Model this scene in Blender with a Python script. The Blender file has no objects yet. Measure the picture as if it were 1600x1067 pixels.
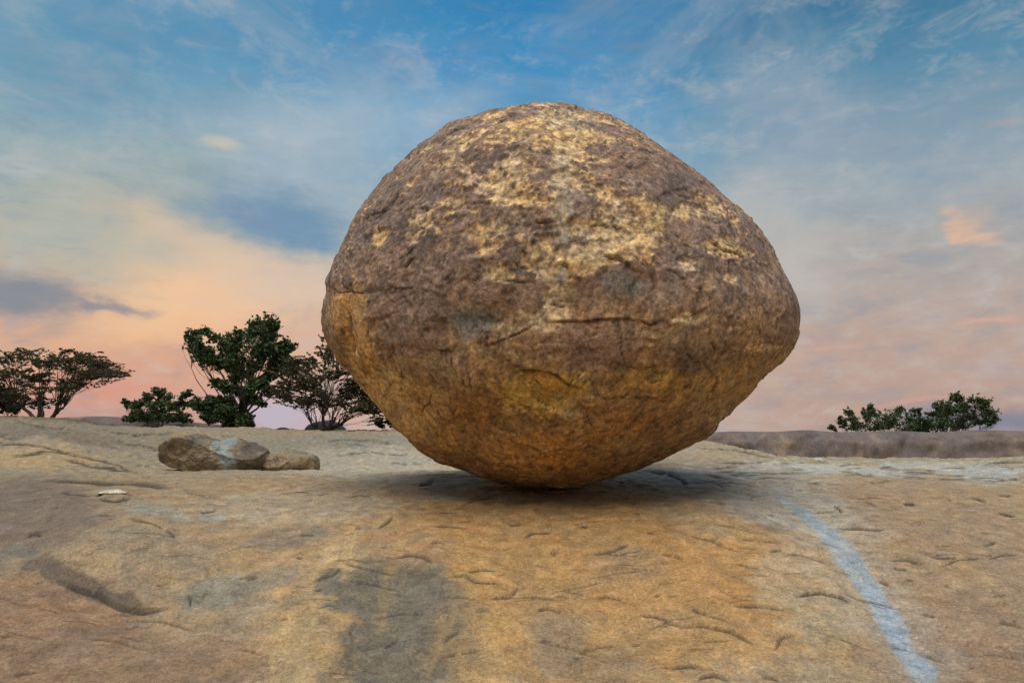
import bpy, math, random
import numpy as np
from mathutils import Vector

# ------------------------------------------------------------------ camera, sky, sun
scene = bpy.context.scene
EYE = np.array([0.0, 0.0, 2.0])
FPX = 1067.0                      # 24 mm lens on 36 mm film, picture 1600 px wide
PITCH = math.radians(8.4)
CP, SP = math.cos(PITCH), math.sin(PITCH)

cam_data = bpy.data.cameras.new('camera')
cam = bpy.data.objects.new('camera', cam_data)
scene.collection.objects.link(cam)
cam.location = EYE
cam.rotation_euler = (math.radians(90) + PITCH, 0, 0)
cam_data.lens = 24.0
cam_data.sensor_width = 36.0
cam_data.clip_start = 0.05
cam_data.clip_end = 20000
scene.camera = cam

def ray(px, py):
    """direction of the view through a point of the 1600 x 1067 photograph, with y = 1"""
    xc = (px - 800.0) / FPX; zc = -(py - 533.5) / FPX
    y = CP - SP * zc; z = SP + CP * zc
    return np.array([xc / y, 1.0, z / y])

def project(P):
    """photograph coordinates of world points (N,3); points behind the lens get far-off values"""
    d = P - EYE
    f = d[:, 1] * CP + d[:, 2] * SP
    u = -d[:, 1] * SP + d[:, 2] * CP
    ok = f > 0.3
    f = np.where(ok, f, 1.0)
    px = np.where(ok, 800 + FPX * d[:, 0] / f, -9e3)
    py = np.where(ok, 533.5 - FPX * u / f, 9e3)
    return px, py

def az_el(px, py):
    d = ray(px, py)
    return math.atan2(d[0], d[1]), math.atan2(d[2], math.hypot(d[0], d[1]))

def lin(c):
    return tuple(((v / 255) / 12.92 if v / 255 <= .04045 else ((v / 255 + .055) / 1.055) ** 2.4) for v in c)

SUN_EL, SUN_AZ = math.radians(66), math.radians(-168)    # where the soft light comes from (azimuth from +Y, clockwise)
SKY_STRENGTH = 1.0

class NT:
    """small helper for node trees"""
    def __init__(s, tree): s.t = tree; tree.nodes.clear()
    def n(s, typ, **kw):
        nd = s.t.nodes.new(typ)
        for k, v in kw.items(): setattr(nd, k, v)
        return nd
    def l(s, a, b): s.t.links.new(a, b)
    def val(s, inp, v):
        if hasattr(v, 'is_linked') or isinstance(v, bpy.types.NodeSocket): s.l(v, inp)
        else: inp.default_value = v
    def math(s, op, a, b=0.0, c=None, clamp=False):
        nd = s.n('ShaderNodeMath', operation=op, use_clamp=clamp)
        s.val(nd.inputs[0], a); s.val(nd.inputs[1], b)
        if c is not None: s.val(nd.inputs[2], c)
        return nd.outputs[0]
    def mix(s, fac, a, b, mode='MIX'):
        nd = s.n('ShaderNodeMix', data_type='RGBA', blend_type=mode)
        s.val(nd.inputs['Factor'], fac)
        for i, v in ((6, a), (7, b)):
            if isinstance(v, tuple): v = (*v[:3], 1)
            s.val(nd.inputs[i], v)
        return nd.outputs[2]
    def noise(s, vec, scale, detail=4, rough=.55, dist=0.0):
        nd = s.n('ShaderNodeTexNoise')
        s.l(vec, nd.inputs['Vector'])
        nd.inputs['Scale'].default_value = scale; nd.inputs['Detail'].default_value = detail
        nd.inputs['Roughness'].default_value = rough; nd.inputs['Distortion'].default_value = dist
        return nd.outputs['Fac']
    def mapping(s, vec, scale=(1, 1, 1), loc=(0, 0, 0), rot=(0, 0, 0)):
        nd = s.n('ShaderNodeMapping'); s.l(vec, nd.inputs[0])
        nd.inputs['Scale'].default_value = scale; nd.inputs['Location'].default_value = loc; nd.inputs['Rotation'].default_value = rot
        return nd.outputs[0]
    def ramp(s, fac, stops, interp='LINEAR'):
        nd = s.n('ShaderNodeValToRGB'); s.l(fac, nd.inputs[0])
        cr = nd.color_ramp; cr.interpolation = interp
        while len(cr.elements) > 1: cr.elements.remove(cr.elements[0])
        for i, (p, c) in enumerate(stops):
            e = cr.elements[0] if i == 0 else cr.elements.new(p)
            e.position = p
            e.color = (c, c, c, 1) if not isinstance(c, tuple) else (*c[:3], 1)
        return nd.outputs[0]
    def smooth(s, v, lo, hi):
        nd = s.n('ShaderNodeMapRange', interpolation_type='SMOOTHSTEP')
        s.l(v, nd.inputs[0]); nd.inputs[1].default_value = lo; nd.inputs[2].default_value = hi
        return nd.outputs[0]

world = bpy.data.worlds.new('World')
scene.world = world
world.use_nodes = True
W = NT(world.node_tree)
tc = W.n('ShaderNodeTexCoord')
sep = W.n('ShaderNodeSeparateXYZ'); W.l(tc.outputs['Generated'], sep.inputs[0])
X, Y, Z = sep.outputs
# slow warp so that no bank has a clean edge
warpn = W.n('ShaderNodeTexNoise'); W.l(W.mapping(tc.outputs['Generated'], (1, 1, 2.2)), warpn.inputs['Vector'])
warpn.inputs['Scale'].default_value = 3.2; warpn.inputs['Detail'].default_value = 7; warpn.inputs['Roughness'].default_value = .62
wsep = W.n('ShaderNodeSeparateColor'); W.l(warpn.outputs['Color'], wsep.inputs[0])
az = W.math('ARCTAN2', X, Y)
el0 = W.math('ARCSINE', Z)
wx = W.math('SUBTRACT', wsep.outputs[0], .5); wy = W.math('SUBTRACT', wsep.outputs[1], .5)
elw = W.math('MULTIPLY_ADD', wy, .17, el0)
azw = W.math('MULTIPLY_ADD', wx, .34, az)
eln = W.math('DIVIDE', elw, math.radians(90))
def stops(px, rows):
    return [(max(0, az_el(px, r)[1]) / math.radians(90), lin(c)) for r, c in rows]
left = W.ramp(eln, stops(200, [(690, (190, 146, 138)), (640, (216, 156, 132)), (570, (224, 168, 132)), (480, (224, 180, 146)), (400, (202, 184, 160)), (310, (166, 178, 172)),
                               (200, (142, 172, 186)), (100, (112, 162, 190)), (0, (82, 146, 184))]) + [(.75, lin((62, 120, 168))), (1, lin((56, 108, 158)))])
mid = W.ramp(eln, stops(850, [(690, (204, 178, 184)), (640, (204, 172, 162)), (560, (216, 180, 154)), (470, (206, 186, 168)), (380, (178, 184, 182)), (300, (138, 172, 194)),
                              (200, (96, 158, 198)), (100, (66, 144, 194)), (0, (46, 130, 184))]) + [(.75, lin((44, 112, 168))), (1, lin((48, 104, 158)))])
right = W.ramp(eln, stops(1400, [(690, (160, 142, 150)), (640, (186, 154, 140)), (580, (190, 158, 142)), (480, (186, 164, 150)), (380, (174, 168, 162)), (290, (158, 172, 176)),
                                 (200, (120, 154, 172)), (100, (80, 138, 168)), (0, (58, 118, 152))]) + [(.75, lin((48, 110, 162))), (1, lin((48, 104, 158)))])
base = W.mix(W.smooth(azw, -.46, -.02), left, mid)
base = W.mix(W.smooth(azw, .02, .50), base, right)
rip0 = W.noise(W.mapping(tc.outputs['Generated'], (3, 3, 9), loc=(5, 9, 1), rot=(0, .3, .1)), 3.4, 9, .66, .7)
mot = W.noise(W.mapping(tc.outputs['Generated'], (5, 5, 8), loc=(2, 4, 8), rot=(0, .2, 0)), 3.0, 8, .62, .25)
base = W.mix(W.math('MULTIPLY', W.smooth(mot, .48, .70), .34), base, lin((196, 194, 190)))
base = W.mix(W.math('MULTIPLY', W.smooth(mot, .50, .30), .26), base, lin((104, 138, 160)))
# thin high veil, streaked
v1 = W.noise(W.mapping(tc.outputs['Generated'], (2.2, 2.2, 5.0), rot=(0, .35, 0)), 2.0, 9, .62, .6)
v2 = W.noise(W.mapping(tc.outputs['Generated'], (3, 3, 16), loc=(3, 1, 2), rot=(0, -.25, .2)), 2.6, 8, .66, .9)
veil = W.math('MULTIPLY', W.smooth(v1, .42, .72), W.smooth(el0, .12, .4))
base = W.mix(W.math('MULTIPLY', veil, .34), base, lin((186, 188, 190)))
veil2 = W.math('MULTIPLY', W.smooth(v2, .5, .8), W.math('SUBTRACT', 1, W.smooth(el0, .3, .62)))
base = W.mix(W.math('MULTIPLY', veil2, .26), base, lin((214, 188, 168)))
shade = W.math('MULTIPLY', W.smooth(v2, .50, .25), .30)
base = W.mix(W.math('MULTIPLY', W.math('MULTIPLY', W.smooth(rip0, .52, .72), W.math('SUBTRACT', 1, W.smooth(el0, .45, .7))), .30), base, lin((206, 204, 200)))
base = W.mix(W.math('MULTIPLY', W.smooth(rip0, .48, .30), .28), base, lin((112, 142, 168)))
base = W.mix(shade, base, lin((132, 146, 166)))
# finer ripple used to break up the banks
r1 = W.noise(W.mapping(tc.outputs['Generated'], (4, 4, 20), loc=(7, 2, 1), rot=(0, .12, 0)), 3.2, 8, .68, .5)
r2 = W.noise(W.mapping(tc.outputs['Generated'], (9, 9, 15), loc=(1, 5, 2)), 3.0, 6, .7, .3)
rip = W.math('ADD', W.math('MULTIPLY', r1, .6), W.math('MULTIPLY', r2, .4))
def bank(px, py, rx, ry, col, amt, sharp=(.02, 1.05), wob=.42, tilt=0.0, own=False):
    """a cloud bank round a direction of the sky; radii in degrees"""
    global base
    a, e = az_el(px, py)
    A, E = (azw, elw) if not own else (W.math('MULTIPLY_ADD', wx, .12, az), W.math('MULTIPLY_ADD', wy, .07, el0))
    da = W.math('SUBTRACT', A, a); de = W.math('SUBTRACT', E, e)
    de = W.math('SUBTRACT', de, W.math('MULTIPLY', da, tilt))
    da = W.math('DIVIDE', da, math.radians(rx)); de = W.math('DIVIDE', de, math.radians(ry))
    d2 = W.math('ADD', W.math('MULTIPLY', da, da), W.math('MULTIPLY', de, de))
    g = W.math('EXPONENT', W.math('MULTIPLY', d2, -1.0))
    g = W.math('ADD', g, W.math('MULTIPLY', W.math('SUBTRACT', rip, .5), W.math('MULTIPLY', W.math('SQRT', g), wob * 2.4)))
    m = W.math('MULTIPLY', W.smooth(g, *sharp), amt)
    base = W.mix(m, base, lin(col))
bank(60, 60, 9, 6, (86, 142, 170), .4, (.1, .9))
bank(480, 230, 9, 5, (176, 190, 200), .55)
bank(640, 190, 8, 4, (160, 188, 206), .4)
bank(250, 470, 7, 4.5, (250, 196, 146), .85, (.1, .9))
bank(420, 440, 8, 3.0, (232, 202, 174), .7)
bank(230, 440, 3.2, 3.6, (255, 206, 156), .6)
bank(300, 395, 6, 1.6, (226, 198, 166), .5)
bank(120, 385, 8, 3.0, (166, 180, 170), .5)
bank(1190, 380, 6, 7, (198, 192, 184), .5, (.1, .9))
bank(1290, 200, 7, 4, (168, 176, 188), .45)
bank(1480, 240, 8, 4, (140, 158, 176), .4)
bank(440, 345, 6.0, 2.5, (116, 150, 176), 1.0, (.02, 1.0), .5)
bank(395, 335, 2.4, 1.0, (128, 148, 176), .5, (.02, 1.0), .6)
bank(40, 468, 6.6, 2.2, (116, 130, 142), .85, (.02, 1.0), .55)
bank(185, 478, 2.0, .6, (140, 138, 146), .8, (.02, 1.0), .6)
bank(345, 235, 1.6, .5, (214, 200, 180), .6, (.02, 1.0), .6, own=True)
bank(150, 625, 4.5, 1.1, (224, 144, 122), .5, (.02, 1.0), .6)
bank(440, 640, 4.5, 1.7, (190, 178, 196), .9, (.02, 1.0), .2, own=True)
bank(1560, 655, 5.0, 1.0, (118, 124, 148), .85, (.02, 1.0), .4, own=True)
for q in [(1497, 330, .55, .5, .55), (1503, 352, .7, .8, .8), (1512, 368, .6, .45, .7), (1528, 356, .9, .5, .8), (1548, 366, 1.3, .38, .8), (1568, 372, .9, .25, .4), (1535, 348, 1.6, .9, .3)]:
    bank(q[0], q[1], q[2], q[3], (240, 188, 150), q[4] * .72, (.1, 1.1), 1.3, own=True)
bank(1575, 190, 1.3, .35, (184, 162, 166), .4, (.12, 1.0), .8, own=True)
bank(1535, 498, 1.8, .22, (224, 172, 148), .6, (.05, 1.0), .4, .12, own=True)
bank(1440, 630, 3.6, .22, (222, 156, 138), .5, (.05, 1.0), .4, .05, own=True)
bank(1310, 552, 3.0, .2, (214, 168, 146), .4, (.05, 1.0), .4, .05, own=True)
# the physical sky carries part of it, sun low on the left
sky = W.n('ShaderNodeTexSky', sky_type='NISHITA', sun_disc=False)
sky.sun_elevation = SUN_EL; sky.sun_rotation = SUN_AZ
nish = W.mix(1.0, sky.outputs[0], (.10, .10, .10), 'MULTIPLY')
skyc = W.mix(.08, base, nish)
# below the horizon: dull ground tone
skyc = W.mix(W.smooth(Z, -.02, -.10), skyc, lin((110, 100, 92)))
bg = W.n('ShaderNodeBackground'); W.l(skyc, bg.inputs[0]); bg.inputs[1].default_value = SKY_STRENGTH
out = W.n('ShaderNodeOutputWorld'); W.l(bg.outputs[0], out.inputs[0])

sd = bpy.data.lights.new('sun', 'SUN')
sun = bpy.data.objects.new('sun', sd); scene.collection.objects.link(sun)
sd.energy = 3.4; sd.angle = math.radians(55); sd.color = (1.0, .90, .76)
sv = Vector((math.sin(SUN_AZ) * math.cos(SUN_EL), math.cos(SUN_AZ) * math.cos(SUN_EL), math.sin(SUN_EL)))
sun.rotation_euler = sv.to_track_quat('Z', 'Y').to_euler()

scene.view_settings.view_transform = 'Standard'
scene.view_settings.look = 'None'
scene.view_settings.exposure = 0.0
scene.view_settings.gamma = 1.0
scene.view_settings.use_curve_mapping = False

# ------------------------------------------------------------------ noise in numpy
_rs = np.random.RandomState(11)
_perm = np.concatenate([_rs.permutation(256)] * 3)
_g = _rs.normal(size=(256, 3)); _g /= np.linalg.norm(_g, axis=1)[:, None]
_g = _g.astype(np.float32)
def perlin(p):
    p = p.astype(np.float32)
    i = np.floor(p); f = p - i; i = i.astype(np.int32) & 255
    u = f * f * f * (f * (f * 6 - 15) + 10)
    res = 0
    for dx in (0, 1):
        wx_ = u[:, 0] if dx else 1 - u[:, 0]
        a = _perm[i[:, 0] + dx]
        for dy in (0, 1):
            wy_ = u[:, 1] if dy else 1 - u[:, 1]
            b = _perm[a + i[:, 1] + dy]
            for dz in (0, 1):
                wz_ = u[:, 2] if dz else 1 - u[:, 2]
                g = _g[_perm[b + i[:, 2] + dz]]
                res = res + wx_ * wy_ * wz_ * (g[:, 0] * (f[:, 0] - dx) + g[:, 1] * (f[:, 1] - dy) + g[:, 2] * (f[:, 2] - dz))
    return res * 1.6
def fbm(p, scale, octs=4, gain=.5, off=0.0):
    s = 0; a = 1; t = 0
    q = p * scale + off
    for k in range(octs):
        s = s + a * perlin(q); t += a; a *= gain; q = q * 2.03 + 17.3
    return s / t
def sst(x, a, b):
    t = np.clip((x - a) / (b - a), 0, 1); return t * t * (3 - 2 * t)
def ell(px, py, cx, cy, rx, ry, rot=0.0):
    c, s = math.cos(rot), math.sin(rot)
    dx, dy = px - cx, py - cy
    a = (dx * c + dy * s) / rx; b = (-dx * s + dy * c) / ry
    return np.exp(-(a * a + b * b))
def poly_dist(px, py, pts):
    """distance to a polyline, signed side (positive below / right of it) and position along it"""
    best = np.full(px.shape, 1e9); side = np.zeros(px.shape); pos = np.zeros(px.shape)
    L = [math.dist(pts[i], pts[i + 1]) for i in range(len(pts) - 1)]; T = sum(L); acc = 0
    for i in range(len(pts) - 1):
        (x0, y0), (x1, y1) = pts[i], pts[i + 1]
        dx, dy = x1 - x0, y1 - y0; l2 = dx * dx + dy * dy
        t = np.clip(((px - x0) * dx + (py - y0) * dy) / l2, 0, 1)
        qx, qy = px - (x0 + t * dx), py - (y0 + t * dy)
        d = np.hypot(qx, qy); m = d < best
        best = np.where(m, d, best); side = np.where(m, dx * qy - dy * qx, side); pos = np.where(m, (acc + t * L[i]) / T, pos)
        acc += L[i]
    return best, np.sign(side), pos
def blend(col, m, c):
    return col + (np.array(c)[None, :] - col) * np.clip(m, 0, 1)[:, None]

def mesh_np(name, verts, faces, mat, parent=None, col=None, smooth=True):
    me = bpy.data.meshes.new(name)
    nv, nf = len(verts), len(faces); k = faces.shape[1]
    me.vertices.add(nv); me.vertices.foreach_set('co', verts.astype(np.float32).ravel())
    me.loops.add(nf * k); me.loops.foreach_set('vertex_index', faces.astype(np.int32).ravel())
    me.polygons.add(nf); me.polygons.foreach_set('loop_start', np.arange(0, nf * k, k, dtype=np.int32))
    me.polygons.foreach_set('use_smooth', np.full(nf, smooth))
    me.update(calc_edges=True)
    if col is not None:
        at = me.attributes.new('tint', 'FLOAT_COLOR', 'POINT')
        at.data.foreach_set('color', np.hstack([col, np.ones((nv, 1))]).astype(np.float32).ravel())
    me.materials.append(mat)
    o = bpy.data.objects.new(name, me); scene.collection.objects.link(o)
    if parent: o.parent = parent
    return o
def tag(o, label=None, cat=None, group=None, kind=None):
    for k, v in (('label', label), ('category', cat), ('group', group), ('kind', kind)):
        if v: o[k] = v
    return o

# ------------------------------------------------------------------ materials
def new_mat(name):
    m = bpy.data.materials.new(name); m.use_nodes = True
    return m, NT(m.node_tree)
def rock_material(name, grain=1.0, bump=1.0, rough=.85, squash=(1, 1, 1), contrast=.50, crystal=.45, tone=.7):
    m, N = new_mat(name)
    t = N.n('ShaderNodeTexCoord'); P = t.outputs['Object']
    Q = N.mapping(P, squash)
    at = N.n('ShaderNodeAttribute', attribute_name='tint')
    n1 = N.noise(Q, 7 * grain, 6, .60)
    n2 = N.noise(Q, 38 * grain, 3, .6)
    n3 = N.noise(P, 120 * grain, 2, .6)
    f = N.math('ADD', N.math('MULTIPLY', n1, .32), N.math('ADD', N.math('MULTIPLY', n2, .42), N.math('MULTIPLY', n3, .26)))
    k = N.ramp(f, [(.38, 1 - contrast), (.5, 1.0), (.62, 1 + contrast)])
    c = N.mix(1.0, at.outputs['Color'], k, 'MULTIPLY')
    g1 = N.n('ShaderNodeTexVoronoi'); N.l(P, g1.inputs['Vector']); g1.inputs['Scale'].default_value = 62 * grain
    gs = N.n('ShaderNodeSeparateColor'); N.l(g1.outputs['Color'], gs.inputs[0])
    c = N.mix(crystal, c, N.ramp(gs.outputs[0], [(0, .55), (.35, .92), (.8, 1.08), (1, 1.5)]), 'MULTIPLY')
    hue = N.ramp(N.noise(Q, 3.1 * grain, 5, .6), [(.35, (.88, .97, 1.12)), (.5, (1, 1, 1)), (.66, (1.12, 1.0, .80))])
    c = N.mix(tone, c, hue, 'MULTIPLY')
    # sparse dark mineral specks and pale quartz specks
    vo = N.n('ShaderNodeTexVoronoi'); N.l(P, vo.inputs['Vector']); vo.inputs['Scale'].default_value = 75 * grain
    sp = N.math('MULTIPLY', N.smooth(vo.outputs['Distance'], .30, .12), N.smooth(n2, .50, .62))
    c = N.mix(N.math('MULTIPLY', sp, .55), c, (.07, .06, .055))
    sp2 = N.math('MULTIPLY', N.smooth(n3, .62, .74), .35)
    c = N.mix(sp2, c, (.55, .5, .42))
    b = N.n('ShaderNodeBsdfPrincipled'); N.l(c, b.inputs['Base Color'])
    b.inputs['Roughness'].default_value = rough
    b.inputs['Specular IOR Level'].default_value = .35
    h = N.math('ADD', N.math('MULTIPLY', n1, .55), N.math('ADD', N.math('MULTIPLY', n2, .34), N.math('MULTIPLY', n3, .16)))
    bp = N.n('ShaderNodeBump'); N.l(h, bp.inputs['Height']); bp.inputs['Strength'].default_value = .8
    bp.inputs['Distance'].default_value = .036 * bump
    N.l(bp.outputs[0], b.inputs['Normal'])
    o = N.n('ShaderNodeOutputMaterial'); N.l(b.outputs[0], o.inputs[0])
    return m
M_boulder = rock_material('weathered_granite', 1.0, .85, .84)
M_slab = rock_material('granite_slab', 1.0, .80, .72, (1, 1, 1), .40, .42, .5)
M_far = rock_material('far_granite', .30, .8, .80, (1, 1, 1), .25, .15, .4)
def leaf_material(name, a, b_, c_):
    m, N = new_mat(name)
    t = N.n('ShaderNodeTexCoord')
    n = N.noise(t.outputs['Object'], 1.7, 3, .6)
    n2 = N.noise(t.outputs['Object'], 9, 2, .6)
    f = N.math('ADD', N.math('MULTIPLY', n, .55), N.math('MULTIPLY', n2, .45))
    col = N.ramp(f, [(.36, a), (.5, b_), (.64, c_)])
    b = N.n('ShaderNodeBsdfPrincipled'); N.l(col, b.inputs['Base Color']); b.inputs['Roughness'].default_value = .55
    tr = N.n('ShaderNodeBsdfTranslucent'); N.l(col, tr.inputs[0])
    mx = N.n('ShaderNodeMixShader'); mx.inputs[0].default_value = .25
    N.l(b.outputs[0], mx.inputs[1]); N.l(tr.outputs[0], mx.inputs[2])
    o = N.n('ShaderNodeOutputMaterial'); N.l(mx.outputs[0], o.inputs[0])
    return m
M_leaf = leaf_material('broad_leaf', (.022, .042, .012), (.042, .076, .020), (.080, .115, .030))
M_acacia = leaf_material('acacia_leaf', (.034, .036, .014), (.062, .060, .022), (.100, .086, .032))
m, N = new_mat('bark'); M_bark = m
t = N.n('ShaderNodeTexCoord'); nn = N.noise(N.mapping(t.outputs['Object'], (1, 1, .3)), 14, 5, .65)
b = N.n('ShaderNodeBsdfPrincipled'); N.l(N.ramp(nn, [(.3, (.03, .022, .016)), (.7, (.09, .066, .048))]), b.inputs['Base Color']); b.inputs['Roughness'].default_value = .9
bp = N.n('ShaderNodeBump'); N.l(nn, bp.inputs['Height']); bp.inputs['Distance'].default_value = .02; N.l(bp.outputs[0], b.inputs['Normal'])
o = N.n('ShaderNodeOutputMaterial'); N.l(b.outputs[0], o.inputs[0])

# ------------------------------------------------------------------ the giant boulder (shape first: the slab is fitted under it)
OUT = [(835,163),(870,167),(916,178),(957,190),(988,203),(1011,220),(1043,240),(1080,267),(1127,304),(1158,330),(1180,354),(1196,376),(1213,407),
       (1234,436),(1248,459),(1252,484),(1247,510),(1238,533),(1217,564),(1179,601),(1148,635),(1114,680),(1093,691),(1055,711),(1015,727),(978,739),
       (935,752),(900,759),(861,763),(815,759),(768,748),(731,731),(688,716),(657,698),(628,672),(592,626),(561,595),(527,558),(509,530),(501,503),
       (503,478),(509,456),(508,438),(521,407),(543,363),(564,323),(604,277),(638,249),(706,201),(762,176),(800,167)]
A = ray(870, 470); A = A / np.linalg.norm(A)
U = np.cross(A, [0, 0, 1.0]); U /= np.linalg.norm(U)
V = np.cross(U, A)
BD, BW, BP = 9.55, 2.95, 2.25          # distance of the centre, half depth, roundness of the section
th, rr = [], []
for q in OUT:
    d = ray(*q); u_, v_ = d @ U / (d @ A), d @ V / (d @ A)
    th.append(math.atan2(v_, u_)); rr.append(math.hypot(u_, v_))
idx = np.argsort(th); th = np.array(th)[idx]; rr = np.array(rr)[idx]
tt = np.linspace(-math.pi, math.pi, 1441)
rt = np.interp(tt, np.r_[th - 2 * math.pi, th, th + 2 * math.pi], np.r_[rr, rr, rr])
ker = np.exp(-np.linspace(-2, 2, 13) ** 2); ker /= ker.sum()
rt = np.convolve(np.r_[rt[-7:-1], rt, rt[1:7]], ker, 'valid')
ws = np.linspace(-BW, BW, 2001)
KS = 1.0 / np.max((1 - np.abs(ws / BW) ** BP) ** (1 / BP) / (BD + ws))
def cube_sphere(n):
    g = np.tan(np.linspace(-math.pi / 4, math.pi / 4, n + 1))
    a, b_ = np.meshgrid(g, g, indexing='ij'); a = a.ravel(); b_ = b_.ravel(); one = np.ones_like(a)
    vs = np.vstack([np.c_[one, a, b_], np.c_[-one, b_, a], np.c_[b_, one, a], np.c_[a, -one, b_], np.c_[a, b_, one], np.c_[b_, a, -one]])
    i = np.arange(n); I, J = np.meshgrid(i, i, indexing='ij'); I = I.ravel(); J = J.ravel()
    f = np.c_[I * (n + 1) + J, (I + 1) * (n + 1) + J, (I + 1) * (n + 1) + J + 1, I * (n + 1) + J + 1]
    fs = np.vstack([f + k * (n + 1) ** 2 for k in range(6)])
    key = np.round(vs * 1e5).astype(np.int64)
    key = (key[:, 0] * 400009 + key[:, 1]) * 400009 + key[:, 2]
    _, first, inv = np.unique(key, return_index=True, return_inverse=True)
    vs = vs[first]; fs = inv.ravel()[fs]
    return vs / np.linalg.norm(vs, axis=1)[:, None], fs
S, F = cube_sphere(285)
# local frame of the directions: x = U, y = A (away), z = V
nx_, nw_, nz_ = S[:, 0], S[:, 1], S[:, 2]
R = np.interp(np.arctan2(nz_, nx_), tt, rt) * KS
rho = np.hypot(nx_, nz_)
r = ((rho / R) ** BP + (np.abs(nw_) / BW) ** BP) ** (-1 / BP)
BC = EYE + A * BD
P = BC + (r * nx_)[:, None] * U + (r * nw_)[:, None] * A + (r * nz_)[:, None] * V
# orientation
e1 = P[F[:, 1]] - P[F[:, 0]]; e2 = P[F[:, 2]] - P[F[:, 0]]
nf_ = np.cross(e1, e2)
flip = ((nf_ * (P[F[:, 0]] - BC)).sum(1) < 0)
F[flip] = F[flip][:, ::-1]
def vnormals(P, F):
    n = np.cross(P[F[:, 2]] - P[F[:, 0]], P[F[:, 3]] - P[F[:, 1]])
    out_ = np.zeros_like(P)
    for k in range(4):
        for c in range(3): out_[:, c] += np.bincount(F[:, k], n[:, c], len(P))
    return out_ / np.linalg.norm(out_, axis=1)[:, None]
NRM = vnormals(P, F)
front = (NRM * (P - EYE)).sum(1) < 0.3
px, py = project(P)
wob = fbm(P, 1.3, 3, off=3.1) * 9
pxw = np.where(front, px + wob + fbm(P, 6, 3, off=9.) * 6, -5e3)
pyw = np.where(front, py + fbm(P, 1.3, 3, off=31.) * 9 + fbm(P, 6, 3, off=5.) * 6, 9e3)
high = sst(P[:, 2] - BC[2], -1.4, -.1)                     # the weathered crust covers the upper two thirds
lowm = 1 - high
# exfoliation: where the crust has come off in flakes
Q = P * np.array([1, 1, 1.9])
ang = np.arctan2(P @ V - BC @ V + .55, P @ U - BC @ U); lat = np.hypot(P @ U - BC @ U, P @ V - BC @ V + .55)
RQ = np.c_[np.cos(ang) * 1.9, np.sin(ang) * 1.9, lat * 1.15] + ((P @ A - BC @ A) * .9)[:, None] * np.array([[.3, .2, 1.0]])
f1 = fbm(RQ, 1.3, 5, .56, 2.2); f2 = fbm(RQ, 4.2, 5, .66, 7.7) * .6 + fbm(Q, 2.9, 5, .62, 7.7) * .5; f3 = fbm(Q, 9.0, 3, .6, 1.7) * .7 + fbm(RQ, 13, 3, .65, 3.3) * .8
bias = -.29 + .30 * ell(pxw, pyw, 905, 330, 200, 110) + .18 * ell(pxw, pyw, 690, 330, 110, 90) + .24 * ell(pxw, pyw, 830, 215, 190, 50) + .12 * ell(pxw, pyw, 1110, 340, 70, 70)
for c in [(905, 408, 58, 22, 1.3), (985, 384, 36, 24, 1.0), (868, 470, 22, 36, 1.3), (845, 500, 36, 16, .9), (785, 515, 12, 15, 1.6), (1128, 382, 26, 13, 1.3), (1150, 398, 28, 9, 1.4),
          (1078, 410, 22, 20, 1.2), (1142, 430, 14, 10, 1.5), (755, 545, 30, 7, 1.3), (1010, 330, 60, 20, .35), (950, 350, 70, 14, .4),
          (790, 295, 50, 26, .5), (745, 400, 26, 12, .4), (775, 430, 24, 13, 1.0), (640, 350, 16, 60, .35), (590, 370, 10, 14, .6),
          (1075, 495, 30, 11, 1.2), (1190, 542, 24, 8, 1.6), (1100, 320, 40, 20, .3), (880, 200, 60, 30, .3)]:
    bias = bias + c[4] * ell(pxw, pyw, *c[:4])
for c in [(1050, 290, 34, 30, .55), (1070, 350, 40, 20, .45), (965, 445, 60, 30, .6), (1100, 430, 70, 70, .55), (640, 480, 100, 80, .5), (730, 480, 70, 40, .4), (840, 300, 26, 14, .3), (660, 300, 30, 30, .3)]:
    bias = bias - c[4] * ell(pxw, pyw, *c[:4])
fl = f1 * .55 + f2 * .90 + f3 * .34 + bias
flake = sst(fl, .0, .06) * np.clip(high + .25 * (ell(pxw, pyw, 1190, 542, 24, 8) > .2) + (bias > .25), 0, 1)
flake2 = sst(fl, .26, .34) * high
peel = sst(fbm(Q, 1.5, 4, .6, 40.) - .12, 0, .05)          # broad thin sheets over the whole stone
peel2 = sst(fbm(P * np.array([1, 1, .7]), .8, 4, .6, 60.) - .05, 0, .03)
disp = fbm(P, .45, 2, off=5.) * .09 + fbm(P, 1.1, 3, off=8.) * .06 + fbm(P, 4.5, 3, .5, 4.) * .013 + fbm(P, 16, 3, .6, 2.) * .004
disp = disp - flake * .018 - flake2 * .010 + peel * .014 + peel2 * .018 + flake * fbm(Q, 17, 3, .6, 3.) * .011 + high * fbm(RQ, 9, 4, .6, 23.) * .009 + lowm * fbm(P * np.array([1, 1, .5]), 6, 4, .6, 53.) * .010
disp = disp + front * (.07 * ell(pxw, pyw, 645, 575, 36, 34) + .06 * ell(pxw, pyw, 730, 585, 30, 44) - .06 * ell(pxw, pyw, 850, 620, 60, 24) + .05 * ell(pxw, pyw, 1010, 540, 110, 26) - .05 * ell(pxw, pyw, 745, 505, 46, 22) + .05 * ell(pxw, pyw, 905, 405, 60, 22) + .05 * ell(pxw, pyw, 985, 385, 34, 24) - .05 * ell(pxw, pyw, 548, 530, 8, 46) + .04 * ell(pxw, pyw, 530, 500, 14, 60))
ridg = 1 - np.abs(fbm(P * np.array([1, 1, .8]), 2.2, 4, .6, 14.)) * 2
disp -= sst(ridg, .93, 1.0) * .022 * (.4 + .6 * peel)
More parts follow.
